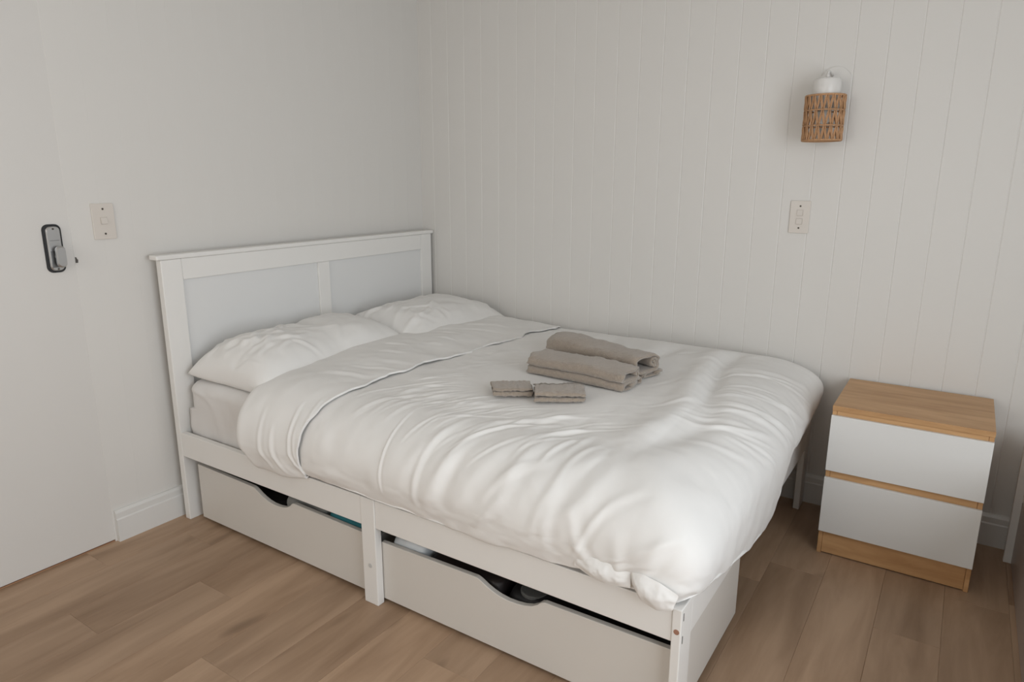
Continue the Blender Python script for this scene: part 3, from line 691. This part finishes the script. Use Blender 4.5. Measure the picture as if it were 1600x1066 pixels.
back = arc(0.038, 0.056, 0.006, 160, -20, 5)+arc(0.034, 0.056, 0.013, -20, -200, 7)+arc(0.036, 0.056, 0.020, 160, 0, 7)+arc(0.032, 0.054, 0.027, -10, -110, 6)+[(-0.03, 0.027)]+arc(-0.045, 0.056, 0.030, -90, -270, 10)+[(-0.01, 0.0890), (0.02, 0.0885)]+arc(0.034, 0.056, 0.0335, 80, -75, 9)+[(0.0, 0.0175), (-0.03, 0.0170), (-0.05, 0.0120), (-0.035, 0.0045), (0.02, 0.0045), (0.075, 0.0045), (0.085, 0.0090), (0.06, 0.0125), (0.03, 0.0125), (0.045, 0.0180), (0.082, 0.0210)]
back = [(p_[0]*0.92, p_[1]*0.86) for p_ in back]
ribbon('bath_towel', back, 0.0115, 0.455, (1.405, -0.645, dzt(1.34, -0.55)+0.0045), -0.31, 'taupe rolled towel lying nearest the panelled wall', 2.0, 0.007, 0.004)
def washcloth(pts, loc, rz, ln, label, seed):
    ribbon('wash_cloth', pts, 0.0055, ln, loc, rz, label, seed, 0.005, 0.0, 'wash cloth', 'taupe wash cloths laid on the bed', 0.0)
wc = [(0.05, 0.0035), (-0.045, 0.0035)]+arc(-0.047, 0.0085, 0.0050, -90, -270, 6)+[(0.042, 0.0140)]+arc(0.045, 0.0190, 0.0050, -90, 90, 6)+[(-0.045, 0.0250)]+arc(-0.047, 0.0300, 0.0050, -90, -270, 6)[:-1]+[(-0.03, 0.0355), (0.052, 0.0340)]
wc = [(p_[0], p_[1]*0.84) for p_ in wc]
washcloth(wc, (1.4720, -1.073, dzt(1.42, -1.0)+0.0030), 0.59, 0.158, 'small folded taupe wash cloth in front, overlapping the other cloth', 4.0)
wc2 = [(0.045, 0.0035), (-0.042, 0.0035)]+arc(-0.044, 0.0085, 0.0050, -90, -270, 6)+[(0.040, 0.0140)]+arc(0.043, 0.0185, 0.0045, -90, 90, 6)+[(-0.052, 0.0235)]
washcloth(wc2, (1.3160, -1.113, dzt(1.29, -1.0)+0.0030), 0.57, 0.126, 'small taupe wash cloth with a turned-up corner, partly under the other one', 6.0)

# ================================================================== BEDSIDE CABINET
nx0, nx1, ny0, ny1, nh = 2.1800, 2.6430, -0.4135, -0.0200, 0.5580
NO = ((nx0+nx1)/2, (ny0+ny1)/2, 0)
ns = empty('bedside_cabinet', NO, 'small bamboo bedside cabinet with two white drawers by the panelled wall', 'cabinet')
yc = ny0+0.0035; sw = 0.0150
box('side_panel', nx0+0.001, nx0+sw, yc, ny1, 0, 0.5395, BAMBOO, ns, 0.001, 1, NO)
box('side_panel', nx1-sw, nx1-0.001, yc, ny1, 0, 0.5395, BAMBOO, ns, 0.001, 1, NO)
box('top', nx0, nx1, ny0, ny1, 0.5400, nh, BAMBOO, ns, 0.0012, 2, NO)
box('back_panel', nx0+sw+0.0005, nx1-sw-0.0005, ny1-0.010, ny1-0.002, 0.02, 0.5395, BAMBOO, ns, 0, 1, NO)
box('upper_rail', nx0+sw+0.0005, nx1-sw-0.0005, yc+0.001, yc+0.019, 0.500, 0.5395, BAMBOO, ns, 0.001, 1, NO)
box('middle_rail', nx0+sw+0.0005, nx1-sw-0.0005, yc+0.002, yc+0.020, 0.285, 0.335, BAMBOO, ns, 0.001, 1, NO)
box('plinth', nx0+sw+0.0005, nx1-sw-0.0005, yc+0.0025, yc+0.020, 0.004, 0.100, BAMBOO, ns, 0.001, 1, NO)
for z0, z1 in ((0.3235, 0.5255), (0.0905, 0.2965)):
    d_ = box('drawer', nx0+0.0005, nx1-0.0005, ny0-0.0100, yc-0.0008, z0, z1, NSW, ns, 0.0012, 2, NO)
    box('drawer_box', nx0+sw+0.012, nx1-sw-0.012, yc+0.021, ny1-0.02, z0+0.02, z1-0.035, mat('drawer_box_ply', (0.5, 0.42, 0.3), 0.6), d_, 0.001, 1, NO)

# ================================================================== WALL LAMP
lx, ly = 1.9985, -0.092; LO = (lx, ly, 1.445)
lp = empty('wall_lamp', LO, 'woven rope wall lamp with white fitting above the bedside cabinet', 'lamp')
Rr, zb_, zt_ = 0.0655, 1.4480, 1.6080
sh = empty('lamp_shade', (0, 0, 0)); sh.parent = lp
rel = lambda x, y, z: (x-lx, y-ly, z-1.445)
tiers = [zt_, zt_-0.0535, zt_-0.107, zb_]
def ring(nm, z, r, rad):
    b = bmesh.new(); tube(b, [rel(lx+rad*math.cos(2*math.pi*k/48), ly+rad*math.sin(2*math.pi*k/48), z) for k in range(48)], r, 8, True); return obj(nm, b, ROPE, sh, smooth=True)
ring('top_ring', zt_-0.003, 0.0038, Rr); ring('bottom_ring', zb_+0.003, 0.0038, Rr)
ring('weave_ring', tiers[1], 0.0026, Rr); ring('weave_ring', tiers[2], 0.0026, Rr)
for ti in range(3):
    b = bmesh.new(); nS = 19; z1_, z0_ = tiers[ti]-0.002, tiers[ti+1]+0.002
    for k in range(nS):
        a0 = 2*math.pi*(k+0.5*ti)/nS
        for da in (-0.5, 0.5):
            for j in (-0.055, 0.055):       # each leg of the V is a doubled, slightly twisted strand
                pts = []
                for s in np.linspace(0, 1, 6):
                    an = a0+da*2*math.pi/nS*(s**0.9)*0.86+j*0.6*(1-0.3*s); rad = Rr+0.0022*math.sin(s*math.pi+j*20)*(1 if da > 0 else -1)
                    pts.append(rel(lx+rad*math.cos(an), ly+rad*math.sin(an), z1_+(z0_-z1_)*s))
                tube(b, pts, 0.0024, 5)
    obj('woven_tier', b, ROPE, sh, smooth=True)
b = bmesh.new(); prof = [(0.0, 1.6665), (0.030, 1.6660), (0.044, 1.6630), (0.0475, 1.6570), (0.0485, 1.5600), (0.0465, 1.5595), (0.045, 1.6550), (0.0, 1.6600)]
for i in range(len(prof)-1):
    pass
seg = 40; rings = []
for r_, z_ in prof:
    rings.append([b.verts.new(rel(lx+max(r_, 1e-4)*math.cos(2*math.pi*k/seg), ly+max(r_, 1e-4)*math.sin(2*math.pi*k/seg), z_)) for k in range(seg)])
for A_, B_ in zip(rings[:-1], rings[1:]):
    for k in range(seg): b.faces.new((A_[k], A_[(k+1) % seg], B_[(k+1) % seg], B_[k]))
obj('lamp_cup', b, LAMPW, lp, smooth=True)
b = bmesh.new(); cyl(b, rel(lx, ly, 1.6735), 0.0075, 0.0060, 0.016, 'z', 16); obj('stem', b, LAMPW, lp, smooth=True)
b = bmesh.new(); tube(b, [rel(lx, ly+dy, z) for dy, z in ((0, 1.678), (0.004, 1.6865), (0.018, 1.692), (0.05, 1.690), (0.086, 1.684))], 0.0045, 10); obj('arm', b, LAMPW, lp, smooth=True)
b = bmesh.new(); cyl(b, rel(lx+0.012, -0.004, 1.6600), 0.055, 0.054, 0.005, 'y', 40, 0.001); obj('wall_plate', b, WALL, lp)
b = bmesh.new(); bmesh.ops.create_uvsphere(b, u_segments=20, v_segments=12, radius=0.028); bmesh.ops.translate(b, vec=rel(lx, ly, 1.535), verts=b.verts); cyl(b, rel(lx, ly, 1.580), 0.016, 0.013, 0.04, 'z', 16)
obj('bulb', b, mat('opal_bulb', (0.75, 0.73, 0.70), 0.25), lp, smooth=True)

# ================================================================== LOW CHEST AT THE RIGHT EDGE
cx0, cy1 = 2.7665, -0.118; CO = (3.0, -0.86, 0)
ch = empty('low_chest', CO, 'low chest at the right edge with white end panel and taupe drawer fronts', 'chest')
box('end_panel', 2.7435, 2.7685, cy1, cy1+0.020, 0, 0.470, TRIM, ch, 0.001, 1, CO)
box('body', cx0+0.018, 3.20, -1.60, cy1+0.0195, 0.0, 0.452, TRIM, ch, 0.002, 1, CO)
box('top', cx0-0.002, 3.21, -1.61, cy1-0.0005, 0.4525, 0.470, TRIM, ch, 0.002, 1, CO)
for z0, z1, m_ in ((0.004, 0.235, TAUPE), (0.241, 0.448, NSW)):
    for y0, y1 in ((-1.595, -0.863), (-0.857, cy1-0.0005)):
        d_ = box('drawer', cx0, cx0+0.0175, y0, y1, z0, z1, m_, ch, 0.0015, 1, CO)
